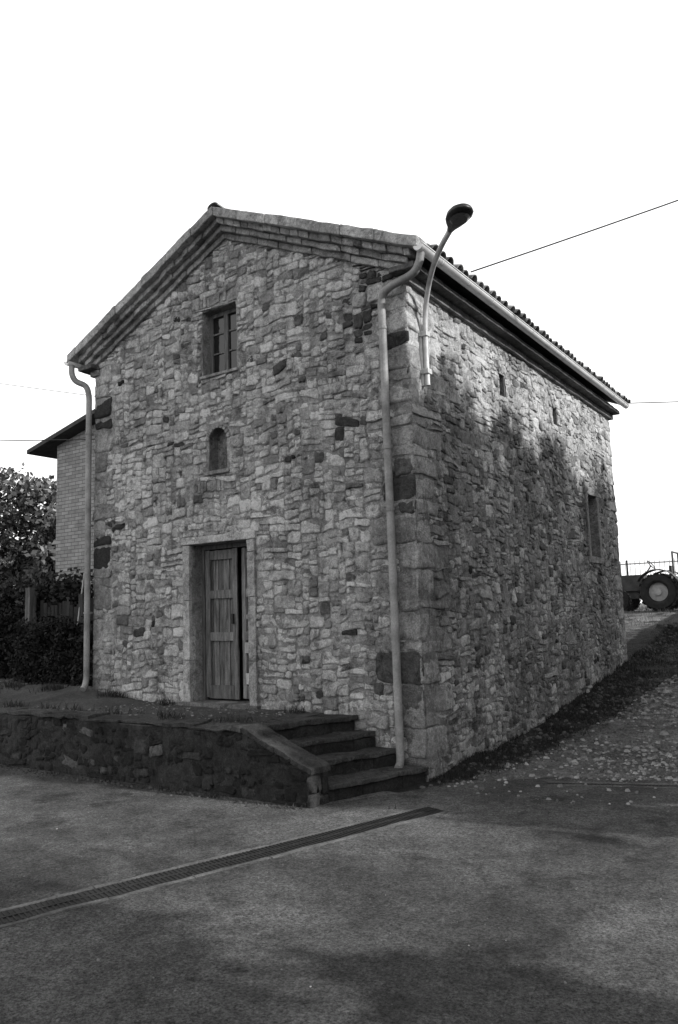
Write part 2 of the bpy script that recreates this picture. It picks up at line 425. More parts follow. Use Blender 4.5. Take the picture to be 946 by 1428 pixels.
mb.obj('side_window_surround',[M_dress],chapel,bevel=.008)
mb=MB(); x0,x1,z0,z1=WIN
y0,y1=.13,.18
for r in ((x0,x0+.06,z0,z1),(x1-.06,x1,z0,z1),(x0+.06,x1-.06,z0,z0+.07),(x0+.06,x1-.06,z1-.06,z1)):
    mb.box((r[0]+.001,y0,r[2]+.001),(r[1]-.001,y1,r[3]-.001),.10)
xm=(x0+x1)/2
mb.box((xm-.035,y0-.008,z0+.07),(xm+.035,y1-.01,z1-.06),.1)
for zz in (z0+.34,z0+.62):
    mb.box((x0+.06,y0+.01,zz-.012),(xm-.036,y1-.012,zz+.012),.11); mb.box((xm+.036,y0+.01,zz-.012),(x1-.06,y1-.012,zz+.012),.11)
mb.obj('window_frame',[M_wood],chapel,bevel=.003)
mb=MB(); mb.box((x0-.03,-.05,z0-.04),(x1+.03,.12,z0),.3); mb.obj('window_sill',[M_dress],chapel,bevel=.006)
mb=MB(); mb.box((x0+.05,.156,z0+.05),(x1-.05,.162,z1-.05)); mb.obj('window_pane',[M_glass],chapel)
mb=MB(); x0,x1,z0,z1=DOOR; yd=.20; xm=-2.80
mb.box((x0,yd-.02,z0),(x0+.05,yd+.06,z1),.08); mb.box((x1-.05,yd-.02,z0),(x1,yd+.06,z1),.08); mb.box((x0+.05,yd-.02,z1-.06),(x1-.05,yd+.06,z1),.08)
mb.obj('door_frame',[M_wood],chapel,bevel=.004)
def leaf(name,xa,xb,hinge,ang,tr,patch):
    mb=MB()
    x=xa+.03
    while x<xb-.03:
        w=min(random.uniform(.05,.11),xb-.03-x)
        mb.box((x+.004,.034+random.uniform(0,.014),z0+.03+random.uniform(0,.06)),(x+w-.004,.058,z1-.07),random.uniform(*tr)*.85,0,.003); x+=w
    for q in (xa,xb-.075): mb.box((q,0,z0+.02+random.uniform(0,.03)),(q+.075,.029,z1-.07),random.uniform(*tr)*1.1,0,.004)
    for zz,hh in ((z0+.03,.17),(z0+.78,.11),(z0+1.34,.11),(z1-.2,.12)):
        mb.box((xa+.077,.004,zz),(xb-.077,.029,zz+hh),random.uniform(*tr)*1.1,0,.004)
    for p in patch: mb.box((p[0],-.014,p[2]),(p[1],-.001,p[3]),p[4],0,.006)
    c_,s_=math.cos(ang),math.sin(ang)
    mb.v=[(hinge+(x-hinge)*c_-y*s_,yd+(x-hinge)*s_+y*c_,z) for x,y,z in mb.v]
    mb.obj(name,[M_wood],chapel,bevel=.004,rough=.006)
leaf('door_leaf_left',x0+.055,xm-.01,x0+.055,.0,(.08,.17),[])
leaf('door_leaf_right',xm+.02,x1-.055,x1-.055,-.17,(.09,.19),[(xm+.10,x1-.13,z0+.22,z0+.36,.34),(xm+.09,x1-.16,z0+.62,z0+.76,.3),(xm+.12,x1-.12,z0+1.05,z0+1.12,.25)])
mb=MB(); mb.box((xm-.09,yd-.03,z0+1.0),(xm-.06,yd-.001,z0+1.13),1); mb.obj('door_lock',[M_iron],chapel)

# raking cornice
mb=MB()
def band(t0,t1,y0,seg,tr,hi=None,jit=.006,yb_=.12):
    half=W/2+.30 if hi is None else hi
    for sgn in (-1,1):
        s=0
        while s<half-.01:
            l=min(seg*random.uniform(.75,1.3),half-s)
            if half-s-l<seg*.35: l=half-s
            a,b_=s+(.003 if s>0 else 0),s+l-.003
            za=APEX-SL*a+random.uniform(-1,1)*jit*.5; zb=APEX-SL*b_+random.uniform(-1,1)*jit*.5
            xa,xb=-W/2+sgn*a,-W/2+sgn*b_; yy=y0+random.uniform(-1,1)*jit
            pts=[(xa,za-t1),(xb,zb-t1),(xb,zb-t0),(xa,za-t0)]
            mb.add([(x,yy,z) for x,z in pts]+[(x,yb_,z) for x,z in pts],[(0,1,2,3),(4,7,6,5),(0,4,5,1),(1,5,6,2),(2,6,7,3),(3,7,4,0)],random.uniform(*tr))
            s+=l
band(.262,.345,-.065,.30,(.24,.40),hi=W/2+.06,jit=.014)
band(.182,.26,-.13,.28,(.24,.42),hi=W/2+.12,jit=.014)
band(.10,.18,-.20,.13,(.22,.42),hi=W/2+.19,jit=.014)
band(-.035,.098,-.28,.5,(.34,.5),hi=W/2+.34,jit=.014,yb_=-.02)
mb.obj('gable_cornice',[M_dress],chapel,fix=True,bevel=.01,rough=.012)
mb=MB()
for sx in (1,-1):
    for (z0,z1,pr,seg,tn) in ((5.51,5.60,.08,.5,.26),(5.602,5.67,.22,.9,.13)):
        y=-.055 if pr<.1 else -.18
        while y<L+.1:
            l=min(seg*random.uniform(.8,1.2),L+.1-y)
            if l<.02: break
            x0,x1=(0-.1,pr) if sx>0 else (-W-pr,-W+.1)
            mb.box((x0,y+.001,z0),(x1,y+l-.001,z1),tn*random.uniform(.85,1.15),0,.003); y+=l
mb.obj('eaves_cornice',[M_dress],chapel,bevel=.010,rough=.008)
mb=MB()
for sgn in (-1,1):
    xa,xb=-W/2,-W/2+sgn*(W/2+.34); za,zb=T(xa),T(xb)
    p=[(xa,za-.03),(xb,zb-.03),(xb,zb-.09),(xa,za-.09)]
    mb.add([(x,-.018,z) for x,z in p]+[(x,L+.12,z) for x,z in p],[(0,1,2,3),(4,7,6,5),(0,4,5,1),(1,5,6,2),(2,6,7,3),(3,7,4,0)],.1)
mb.obj('roof_deck',[M_tile],chapel,fix=True)
mb=MB()
ca=math.atan(SL)
for sgn in (-1,1):
    d=Vector((sgn*math.cos(ca),0,-math.sin(ca))); up=Vector((sgn*math.sin(ca),0,math.cos(ca)))
    length=(W/2+.40)/math.cos(ca); ny=int((L+.1)/.2)
    for iy in range(ny+1):
        y=.05+iy*.2
        s=-.02
        while s<length:
            e=min(s+.45,length+random.uniform(-.04,.035)); jy=random.uniform(-.02,.02); jz=random.uniform(-.012,.014)
            t=random.uniform(.08,.26); 
            rows=[]
            for q,(ss,R,lf) in enumerate(((s,.064,.0),(e,.084,.018))):
                c=Vector((-W/2,y+jy*(q),APEX))+d*ss+up*(lf+jz-.025)
                for Rr in (R,R-.014):
                    rows.append([c+Vector((0,math.cos(a)*Rr,0))+up*(math.sin(a)*Rr*.85) for a in np.linspace(0,math.pi,8)])
            vs=[p for r in rows for p in r]; n=8; fs=[]
            for k in range(7):
                fs+= [(k,k+1,2*n+k+1,2*n+k),(n+k,3*n+k,3*n+k+1,n+k+1),(2*n+k,2*n+k+1,3*n+k+1,3*n+k),(k,n+k,n+k+1,k+1)]
            fs+=[(0,2*n,3*n,n),(7,n+7,3*n+7,2*n+7)]
            mb.add(vs,fs,t)
            if e>=length-.04: break
            s+=.36
y=-.27
while y<L+.1:
    vs=[];t=random.uniform(.08,.22); n=9
    for yy,R in ((y,.10),(y+.45,.085)):
        for Rr in (R,R-.015):
            vs+=[(-W/2+math.cos(a)*Rr,yy,APEX+.015+math.sin(a)*Rr*.65) for a in np.linspace(0,math.pi,n)]
    fs=[]
    for k in range(n-1): fs+=[(k,k+1,2*n+k+1,2*n+k),(n+k,3*n+k,3*n+k+1,n+k+1),(2*n+k,2*n+k+1,3*n+k+1,3*n+k),(k,n+k,n+k+1,k+1)]
    mb.add(vs,fs,t); y+=.38
mb.obj('roof_tiles',[M_tile],chapel,fix=True)
def gutter(name,xc,zc,R=.062):
    mb=MB(); ang=np.linspace(math.pi,2*math.pi,10); vs=[]
    for y in (-.29,L+.14):
        for Rr in (R,R-.006): vs+=[(xc+math.cos(a)*Rr,y,zc+math.sin(a)*Rr) for a in ang]
    n=10;fs=[]
    for k in range(n-1): fs+=[(k,k+1,2*n+k+1,2*n+k),(n+k,3*n+k,3*n+k+1,n+k+1),(k,n+k,n+k+1,k+1),(2*n+k,2*n+k+1,3*n+k+1,3*n+k)]
    fs+=[(0,2*n,3*n,n),(n-1,2*n-1,4*n-1,3*n-1)]
    mb.add(vs,fs)
    for y in (-.289,L+.139): mb.add([(xc+math.cos(a)*R,y,zc+math.sin(a)*R) for a in ang],[list(range(n))])
    for i in range(12):
        y=.2+i*.72
        mb.add([(xc+math.cos(a)*(R+.004),yy,zc+math.sin(a)*(R+.004)) for yy in (y,y+.025) for a in ang],[(k,k+1,n+k+1,n+k) for k in range(n-1)])
    mb.obj(name,[M_gut],chapel,smooth=True)
    tube(name+'_bead',[(xc+(R if xc>0 else -R),-.29,zc),(xc+(R if xc>0 else -R),L+.14,zc)],.009,M_gut,chapel)
gutter('gutter_right',.345,5.765); gutter('gutter_left',-W-.345,5.765)
tube('downpipe_right',smooth_path([(.33,-.2,5.72),(.30,-.2,5.60),(.20,-.19,5.50),(-.12,-.13,5.46),(-.25,-.10,5.36),(-.26,-.095,5.1)],5)+[(-.262,-.093,3.6),(-.256,-.097,2.2),(-.26,-.095,.32)]+smooth_path([(-.26,-.095,.3),(-.25,-.12,.2),(-.22,-.22,.15)],4),.045,M_metal,chapel)
tube('downpipe_left',smooth_path([(-W-.34,-.2,5.72),(-W-.33,-.2,5.58),(-W-.26,-.18,5.46),(-W-.1,-.12,5.36),(-W-.05,-.1,5.2),(-W-.05,-.095,5.0)],5)+[(-W-.05,-.095,1.0)]+smooth_path([(-W-.05,-.095,.98),(-W-.045,-.12,.88),(-W-.02,-.18,.82)],4),.044,M_metal,chapel)
for nm,x,zs in (('pipe_clamp_right',-.26,(5.0,3.6,2.9,1.5)),('pipe_clamp_left',-W-.05,(4.6,3.2,1.9))):
    mb=MB()
    for zz in zs:
        vs=[(x+math.cos(a)*.052,-.095+math.sin(a)*.052,q) for q in (zz,zz+.03) for a in np.linspace(0,2*math.pi,13)[:-1]]
        mb.add(vs,[(k,(k+1)%12,12+(k+1)%12,12+k) for k in range(12)]); mb.box((x-.01,-.06,zz),(x+.01,0,zz+.03))
    mb.obj(nm,[M_metal],chapel)

# ------------------------------------------------------------ terrace and steps
terr=empty('stone_terrace')
mb=MB()
TZ=.655
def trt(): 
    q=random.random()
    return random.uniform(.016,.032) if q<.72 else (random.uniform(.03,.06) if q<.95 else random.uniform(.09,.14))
mapT=lambda u,v,d:(-15+u,-1.45-d,v-.05)
def zr(x): return TZ if x<-1.25 else TZ-(x+1.25)*.42
for rc in fill(14.55,.75,lambda u,v: v-.05>zr(-15+u)-.03,(4,12),(3,4,5,6,8),.2,.25):
    stone(mb,rc,mapT,trt(),d=random.uniform(.01,.045),edge=(0,14.55),jit=.02,rf=(.15,.4),warp=.05)
mb.obj('retaining_wall_stones',[M_stone],terr,smooth=True)
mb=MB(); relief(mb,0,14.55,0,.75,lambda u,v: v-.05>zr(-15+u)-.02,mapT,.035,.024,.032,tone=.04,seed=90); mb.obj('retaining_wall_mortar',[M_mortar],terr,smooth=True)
mb=MB()
p=[(-15,-.1),(-.45,-.1),(-.45,zr(-.45)-.02),(-1.25,TZ-.02),(-15,TZ-.02)]
mb.add([(x,-1.45,z) for x,z in p]+[(x,-1.2,z) for x,z in p],[(0,1,2,3,4),(9,8,7,6,5)]+[(i,i+5,(i+1)%5+5,(i+1)%5) for i in range(5)])
mb.obj('retaining_wall_core',[M_terr],terr,fix=True)
mb=MB(); x=-15
while x<-1.27:
    l=min(random.uniform(.3,.8),-1.26-x)
    mb.box((x+.004,-1.49+random.uniform(-.02,.03),TZ-.018),(x+l-.004,-1.16,TZ+.012+random.uniform(0,.03)),random.uniform(.045,.09),0,.012); x+=l
for a,b_ in ((-1.25,-.86),(-.855,-.42)):
    za,zb=zr(a)-.018,zr(b_)-.018
    mb.add([(a,-1.49,za),(b_,-1.49,zb),(b_,-1.17,zb),(a,-1.17,za),(a,-1.49,za+.06),(b_,-1.49,zb+.06),(b_,-1.17,zb+.06),(a,-1.17,za+.06)],[(0,3,2,1),(4,5,6,7),(0,1,5,4),(1,2,6,5),(2,3,7,6),(3,0,4,7)],.07)
mb.obj('coping_stones',[M_dress],terr,bevel=.012,rough=.018)
mb=MB()
for (u0,v0,u1,v1) in ((-1.5,-.08,-1.34,.12),(-1.34,-.08,-1.18,.1),(-1.49,.12,-1.3,.3),(-1.3,.1,-1.18,.31)):
    stone(mb,(u0,v0,u1,v1),lambda u,v,d:(-.45+d,u,v),random.uniform(.03,.07),d=.03,warp=0,edge=(-9,9),taper=0)
mb.obj('wall_end_stones',[M_stone],terr,smooth=True)
def tz(x,y): return TZ+.005+.02*N3(x*2,y*2)+.01*N3(x*7,y*7)+max(0,min(1.4,-4.2-x))*.12*max(0,min(1,y+1.0))
mb=MB(); nx,ny=170,16
mb.v=[(-15+13.7*i/nx,-1.2+1.25*j/ny,tz(-15+13.7*i/nx,-1.2+1.25*j/ny)) for j in range(ny+1) for i in range(nx+1)]
mb.f=[[j*(nx+1)+i,j*(nx+1)+i+1,(j+1)*(nx+1)+i+1,(j+1)*(nx+1)+i] for j in range(ny) for i in range(nx)]; mb.t=[1]*len(mb.f); mb.m=[0]*len(mb.f)
mb.obj('terrace_paving',[M_terr],terr,smooth=True)
mb=MB()
edges=[-1.30,-1.02,-.72,-.42]
def slab(x0,e,sk,z0,z1,t):
    ys=[-1.2,-.78+random.uniform(-.08,.08),-.38+random.uniform(-.08,.08),-.04]
    for ya,yb2 in zip(ys[:-1],ys[1:]):
        ea=e+sk*(ya+1.2)/1.16; eb=e+sk*(yb2+1.2)/1.16; dz=random.uniform(-.012,.008); q=random.uniform(-.018,.018)
        vs=[]
        for z in (z0,z1+dz): vs+=[(x0,ya+.003,z),(ea+q,ya+.003,z),(eb+q,yb2-.003,z),(x0,yb2-.003,z)]
        mb.add(vs,[(0,3,2,1),(4,5,6,7),(0,1,5,4),(1,2,6,5),(2,3,7,6),(3,0,4,7)],t*random.uniform(.7,1.25))
for i,e in enumerate(edges):
    if i==0: continue
    zt=TZ-.163*i
    slab(edges[i-1]-.35,e,.42,-.1,zt-.052,.035); slab(edges[i-1]-.35,e+.025,.42,zt-.05,zt,.07)
slab(-2.2,-1.27,.42,-.1,TZ-.052,.035); slab(-2.2,-1.245,.42,TZ-.05,TZ+.008,.06)
mb.obj('steps',[M_dress],terr,bevel=.010,bseg=2,rough=.016)

# ------------------------------------------------------------ ground & road
def sst(a,b,x):
    t=min(1,max(0,(x-a)/(b-a))); return t*t*(3-2*t)
PY=[-100,2.0,3.3,5.5,8.2,12,16,18,60,500]; PZ=[0,0,.08,.3,.6,1.12,1.48,1.55,1.6,1.6]
def H(x,y):
    s=float(np.interp(y,PY,PZ))
    wl=sst(-4.9,-5.6,x)*sst(-.9,-.2,y) if x<-4.8 else 0
    z=s*(1-wl)+max(s,.78)*wl
    if y>.2 and x>-.2:
        z+=(.035*N3(x*.8,y*.8,2)+.025*N3(x*3,y*3,2)+.010*N3(x*9,y*9,2))*min(1,max(0,(y-1.9)))
        z+=.07*max(0,1-x/.5)**1.3*min(1,(y-.2)*1.5)*(1+.8*N3(x*4,y*2.2,6))
    return z
def axis(lo,hi,step,far):
    a=list(np.arange(lo,hi+1e-6,step)); d=step
    r=a[-1]; rr=[]
    while r<far: d*=1.35; r+=d; rr.append(r)
    l=a[0]; ll=[]; d=step
    while l>-far: d*=1.35; l-=d; ll.append(l)
    return ll[::-1]+a+rr
X=[x for x in axis(-16,12,.35,600) if not -.4<x<6]+list(np.arange(-.4,6,.07)); X.sort()
Y=[y for y in axis(-12,26,.3,700) if not -1.6<y<14]+list(np.arange(-1.6,14,.09)); Y.sort()
mb=MB(); mb.v=[(x,y,H(x,y)) for y in Y for x in X]; nx=len(X)
mb.f=[[j*nx+i,j*nx+i+1,(j+1)*nx+i+1,(j+1)*nx+i] for j in range(len(Y)-1) for i in range(nx-1)]
mb.t=[1]*len(mb.f); mb.m=[0]*len(mb.f)
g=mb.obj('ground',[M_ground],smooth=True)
def ground_dark(x,y):
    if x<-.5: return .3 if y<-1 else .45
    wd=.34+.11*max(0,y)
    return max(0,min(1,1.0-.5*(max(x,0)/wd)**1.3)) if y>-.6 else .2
da=g.data.attributes.new('ground_dark','FLOAT','POINT'); da.data.foreach_set('value',[ground_dark(x,y) for x,y,z in mb.v])
mb=MB()
def yb(x):
    if x<-.42: return -1.35
    if x<.1: b=-1.35+(x+.42)/.52*.95
    else: b=-.4+1.15*min(1,(x-.1)/1.0)**.7+.33*max(0,x-1.1)
    return min(b,1.9)+(.09*N3(x*3,0,5)+.05*N3(x*11,0,5))*(1 if x>0 else 0)
XR=[-60,-40,-25]+list(np.arange(-16,-.5,.25))+list(np.arange(-.5,9,.05))+[12,20,40,60]; 
vs=[];NYR=24
for x in XR:
    for j in range(NYR+1):
        t=(j/NYR)**.6; y=-45+(yb(x)+45)*t; vs.append((x,y,.006))
fs=[(i*(NYR+1)+j,(i+1)*(NYR+1)+j,(i+1)*(NYR+1)+j+1,i*(NYR+1)+j+1) for i in range(len(XR)-1) for j in range(NYR)]
mb.add(vs,fs); mb.obj('road',[M_asph])

def drain(name,a,b,w):
    root=empty(name); a=Vector(a);b=Vector(b); d=(b-a); Ln=d.length; d.normalize(); n=Vector((-d.y,d.x,0))
    fr=MB(); gr=MB()
    def strip(o0,o1,z0,z1,mbx,s0=0,s1=None,tone=1):
        s1=Ln if s1 is None else s1
        vs=[]
        for z in (z0,z1): vs+=[a+d*s0+n*o0+Vector((0,0,z)),a+d*s1+n*o0+Vector((0,0,z)),a+d*s1+n*o1+Vector((0,0,z)),a+d*s0+n*o1+Vector((0,0,z))]
        mbx.add(vs,[(0,3,2,1),(4,5,6,7),(0,1,5,4),(1,2,6,5),(2,3,7,6),(3,0,4,7)],tone)
    s=0
    while s<Ln:
        l=min(random.uniform(.6,1.0),Ln-s)
        q=random.uniform(-.01,.01)
        strip(-w/2-.04+q,-w/2,-.02,.011+random.uniform(0,.004),fr,s+.004,s+l-.004); strip(w/2,w/2+.04+q,-.02,.011+random.uniform(0,.004),fr,s+.004,s+l-.004)
        s+=l
    strip(-w/2+.001,w/2-.001,-.02,.0085,gr)
    s=.0
    while s<Ln-.02:
        strip(-w/2+.01,w/2-.01,.0087,.014,gr,s,s+.012); s+=.034
    strip(-.010,.010,.0089,.0155,gr)
    fr.obj('concrete_frame',[M_concrete],root,rough=.008); gr.obj('grate_bars',[M_iron],root)
drain('drainage_grate',(.62,-1.0,0),(-.95,-5.8,0),.23)
drain('drainage_grate',(1.15,.42,0),(4.6,1.68,0),.08)

mb=MB()
def pebble(x,y,s,t,z=None):
    z=H(x,y)+.002 if z is None else z; q=[(random.uniform(.6,1.1)*s*math.cos(a),random.uniform(.6,1.1)*s*math.sin(a)) for a in np.linspace(0,2*math.pi,6)[:-1]]
    vs=[(x+a,y+b,z) for a,b in q]+[(x+a*.6,y+b*.6,z+s*random.uniform(.4,.7)) for a,b in q]
    mb.add(vs,[(k,(k+1)%5,5+(k+1)%5,5+k) for k in range(5)]+[(5,6,7,8,9)],t)
cnt=0
while cnt<30000:
    x=random.uniform(.05,7); y=random.uniform(-.3,16)
    if y<yb(x)-.1 and random.random()>.12: continue
    if N3(x*.7,y*.7,8)<random.uniform(-.8,.2): continue
    k=.3 if ground_dark(x,y)>.55 else 1
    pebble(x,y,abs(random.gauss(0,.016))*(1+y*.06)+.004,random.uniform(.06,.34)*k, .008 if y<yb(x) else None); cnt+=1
for i in range(2200):
    x=random.uniform(-6,4); y=random.uniform(-5.8,.5)
    if x<.6 and y>-1.55: continue
    pebble(x,y,random.uniform(.002,.007)*(2 if random.random()<.05 else 1),random.uniform(.02,.22),.007)
for i in range(600): 
    x=random.uniform(-8,-.5); pebble(x,-1.55-abs(random.gauss(0,.07)),random.uniform(.004,.022),random.uniform(.02,.1),.007)
for i in range(900): pebble(random.uniform(-8,-1.4),random.uniform(-1.15,-.03),random.uniform(.004,.022),random.uniform(.03,.2),TZ+.01)
mb.obj('gravel',[simple('pebble_stone',1,.3,20,0,tone=True)])
mb=MB()
def blade(x,y,h,t,z=None):
    z=H(x,y) if z is None else z; a=random.uniform(0,6.28); w=random.uniform(.003,.007); lx,ly=random.gauss(0,.4)*h,random.gauss(0,.4)*h
    dx,dy=math.cos(a)*w,math.sin(a)*w
    mb.add([(x-dx,y-dy,z-.01),(x+dx,y+dy,z-.01),(x+dx*.6+lx*.5,y+dy*.6+ly*.5,z+h*.6),(x-dx*.6+lx*.5,y-dy*.6+ly*.5,z+h*.6),(x+lx,y+ly,z+h)],[(0,1,2,3),(3,2,4)],t)
i=0
while i<22000:
    y=random.uniform(.0,13); w=.3+.07*y
    x=abs(random.gauss(0,1))*w*.6+.02
    if y<.3 and x>.25: continue
    i+=1
    if N3(x*2.6,y*2.6,4)<random.uniform(-.3,.35): continue
    blade(x,y,random.uniform(.02,.09)*(.6+.05*y),random.uniform(.012,.035))
for i in range(7000):
    x=random.uniform(-9,-1.5); y=-abs(random.gauss(0,.12)) if random.random()<.6 else random.uniform(-1.2,-.9)
    if -3.7<x<-2.1 and y>-.4: continue
    if N3(x*2,y*2,4)<.05: continue
    blade(x,y-.04,random.uniform(.02,.12),random.uniform(.015,.05),tz(x,y)-.005)
for i in range(2200):
    x=random.uniform(-8,.6); y=-1.52-abs(random.gauss(0,.04)) if x<-.45 else random.uniform(-1.2,-.1)
    if x>-.45: x=random.uniform(0.02,.3)
    if N3(x*2,y*2,9)<.1: continue
    blade(x,y,random.uniform(.015,.06),random.uniform(.02,.06),0)
for i in range(6000):
    x=random.uniform(1.8,9); y=random.uniform(3,17)
    if N3(x*.5,y*.5,14)<.14: continue
    blade(x,y,random.uniform(.02,.07),random.uniform(.03,.09))
for i in range(5000):
    x=random.uniform(-5,6); y=random.uniform(13,26)
    if x>-0.5 and x<2.5 : continue
    blade(x,y,random.uniform(.05,.2),random.uniform(.05,.12))
mb.obj('grass',[M_grass])

# ------------------------------------------------------------ street lamp
lamp=empty('street_lamp')
tube('pole',smooth_path([(.08,.30,4.36),(.08,.30,4.9),(.10,.28,5.18),(.152,.228,5.34),(.235,.145,5.48),(.344,.036,5.595),(.46,-.08,5.66),(.62,-.24,5.71),(.84,-.46,5.735)],6),.030,M_pole,lamp)
mb=MB()
for zz in (4.5,4.95): mb.box((0,.25,zz),(.06,.35,zz+.05)); mb.box((.045,.25,zz-.006),(.12,.35,zz+.056))
mb.box((0,.27,4.36),(.045,.33,5.1))
mb.obj('wall_brackets',[M_pole],lamp,bevel=.005)
d=Vector((.7071,-.7071,.02)).normalized(); sd=Vector((.7071,.7071,0)); up=sd.cross(d)
if up.z<0: up=-up
base=Vector((.80,-.42,5.735))
mb=MB(); secs=[(0,.035,.035,.035),(.06,.05,.05,.04),(.12,.085,.065,.045),(.20,.12,.08,.045),(.30,.135,.085,.04),(.38,.12,.07,.035),(.44,.08,.045,.02),(.465,.02,.015,.008)]
n=20; vs=[]
for s,w,hu,hl in secs:
    for k in range(n):
        a=2*math.pi*k/n; vs.append(base+d*s+sd*math.cos(a)*w+up*(math.sin(a)*(hu if math.sin(a)>0 else hl)))
fs=[(i*n+k,i*n+(k+1)%n,(i+1)*n+(k+1)%n,(i+1)*n+k) for i in range(len(secs)-1) for k in range(n)]+[tuple(range(n)),tuple(range((len(secs)-1)*n,len(secs)*n))]
mb.add(vs,fs); mb.obj('lamp_head',[M_lamp],lamp,smooth=True,fix=True)
mb=MB(); vs=[base+d*(.29+math.cos(a)*.12)+sd*math.sin(a)*.10-up*.038 for a in np.linspace(0,2*math.pi,25)[:-1]]
vs2=[base+d*(.29+math.cos(a)*.095)+sd*math.sin(a)*.075-up*.062 for a in np.linspace(0,2*math.pi,25)[:-1]]
mb.add(vs+vs2,[(k,(k+1)%24,24+(k+1)%24,24+k) for k in range(24)]+[tuple(range(24,48))]); mb.obj('lamp_lens',[M_lens],lamp,fix=True)

def wire(a,b,sag=.15,r=.010):
    a=Vector(a);b=Vector(b); tube('overhead_wire',[a.lerp(b,t)-Vector((0,0,sag*4*t*(1-t))) for t in np.linspace(0,1,24)],r,M_iron,res=4)
wire((.3,1.2,6.0),(15.6,12.8,13.6),.3)
wire((.35,8.4,5.80),(12.5,24,7.7),.1)
wire((-5.6,4.9,5.47),(-21,-5.6,5.88),.05)
wire((-5.75,2.3,5.55),(-22,-.6,10),.1,.006)

# ------------------------------------------------------------ brick house left
house=empty('brick_house')
hx0,hx1,hy0,hy1=-12.0,-6.4,4.0,13.0; rx=-9.2; rz=6.70; sl=.228
def rt(x): return rz-sl*abs(x-rx)
mb=MB(); p=[(hx0,.3),(hx1,.3),(hx1,rt(hx1)),(rx,rz),(hx0,rt(hx0))]
wall(mb,hx0,hx1,.3,rz,[],lambda a,b:(a,hy0,b),[lambda q:rz-sl*(q[0]-rx)-q[1],lambda q:rz+sl*(q[0]-rx)-q[1]])
mb.add([(hx0,hy0,.3),(hx0,hy1,.3),(hx0,hy1,rt(hx0)),(hx0,hy0,rt(hx0))],[(0,1,2,3)])
mb.add([(hx1,hy0,.3),(hx1,hy1,.3),(hx1,hy1,rt(hx1)),(hx1,hy0,rt(hx1))],[(0,1,2,3)])
mb.add([(x,hy1,z) for x,z in p],[(0,1,2,3,4)])
mb.obj('walls',[M_brick],house)
mb=MB()
for sgn in (-1,1):
    xe=rx+sgn*(rx-hx0+.72); 
    q=[(rx,rz+.02),(xe,rz+.02-sl*abs(xe-rx)),(xe,rz+.12-sl*abs(xe-rx)),(rx,rz+.12)]
    mb.add([(x,hy0-.35,z) for x,z in q]+[(x,hy1+.5,z) for x,z in q],[(0,1,2,3),(4,7,6,5),(0,4,5,1),(1,5,6,2),(2,6,7,3),(3,7,4,0)],.05)
mb.obj('roof',[M_tile],house,fix=True)
mb=MB(); mb.box((-8.9,hy0-.03,3.0),(-8.0,hy0+.02,4.2),.04); 
for r in ((-8.96,-8.9,2.94,4.26),(-8.0,-7.94,2.94,4.26),(-8.9,-8.0,2.94,3.0),(-8.9,-8.0,4.2,4.26),(-8.48,-8.42,3.0,4.2)): mb.box((r[0],hy0-.05,r[2]),(r[1],hy0+.02,r[3]),.15)
mb.obj('window',[M_wood],house)

# ------------------------------------------------------------ foliage
def leaves(name,clumps,per,size,tr,mats,parent=None,const=False):
    V=[];Tn=[]
    for (c,R,tb) in clumps:
        n=per if const else int(per*R[0]*R[2])
        dirs=rng.normal(size=(n,3)); dirs/=np.linalg.norm(dirs,axis=1)[:,None]
        rad=rng.uniform(.35,1,size=n)**.5
        P=np.array(c)+dirs*rad[:,None]*np.array(R)*(1+.2*rng.normal(size=(n,1)))
        a=rng.normal(size=(n,3)); a/=np.linalg.norm(a,axis=1)[:,None]; b=rng.normal(size=(n,3)); b=np.cross(a,b); b/=np.linalg.norm(b,axis=1)[:,None]
        s=size*rng.uniform(.6,1.4,size=(n,1))
        q=np.stack([P-a*s,P-b*s*.55,P+a*s,P+b*s*.55],1).reshape(-1,3)
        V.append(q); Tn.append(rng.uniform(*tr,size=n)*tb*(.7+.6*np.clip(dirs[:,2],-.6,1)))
    V=np.concatenate(V); Tn=np.concatenate(Tn); n=len(Tn)
    me=bpy.data.meshes.new(name); me.vertices.add(len(V)); me.vertices.foreach_set('co',V.ravel())
    me.loops.add(4*n); me.loops.foreach_set('vertex_index',np.arange(4*n)); me.polygons.add(n); me.polygons.foreach_set('loop_start',np.arange(0,4*n,4))
    at=me.attributes.new('tone','FLOAT_COLOR','CORNER'); t4=np.repeat(Tn,4); at.data.foreach_set('color',np.stack([t4,t4,t4,np.ones_like(t4)],1).ravel())
    me.update(calc_edges=True)
    for m in mats: me.materials.append(m)
    o=bpy.data.objects.new(name,me); scene.collection.objects.link(o)
    if parent: o.parent=parent
    return o
def trunk(name,base,top,r,parent,limbs=()):
    mb=MB(); segs=[(Vector(base),Vector(top),r,r*.5)]+[(Vector(a),Vector(b),r*.45,r*.12) for a,b in limbs]
    for a,b,r0,r1 in segs:
        ax=(b-a).normalized(); s=ax.orthogonal().normalized(); t=ax.cross(s); n=10; rows=5;vs=[]
        for i in range(rows+1):
            f=i/rows; c=a.lerp(b,f)+s*.06*math.sin(f*5+a.x)*(b-a).length*.3
            R=r0+(r1-r0)*f
            vs+=[c+(s*math.cos(q)+t*math.sin(q))*R for q in np.linspace(0,2*math.pi,n+1)[:-1]]
        mb.add(vs,[(i*n+k,i*n+(k+1)%n,(i+1)*n+(k+1)%n,(i+1)*n+k) for i in range(rows) for k in range(n)])
    mb.obj(name,[M_bark],parent,smooth=True)
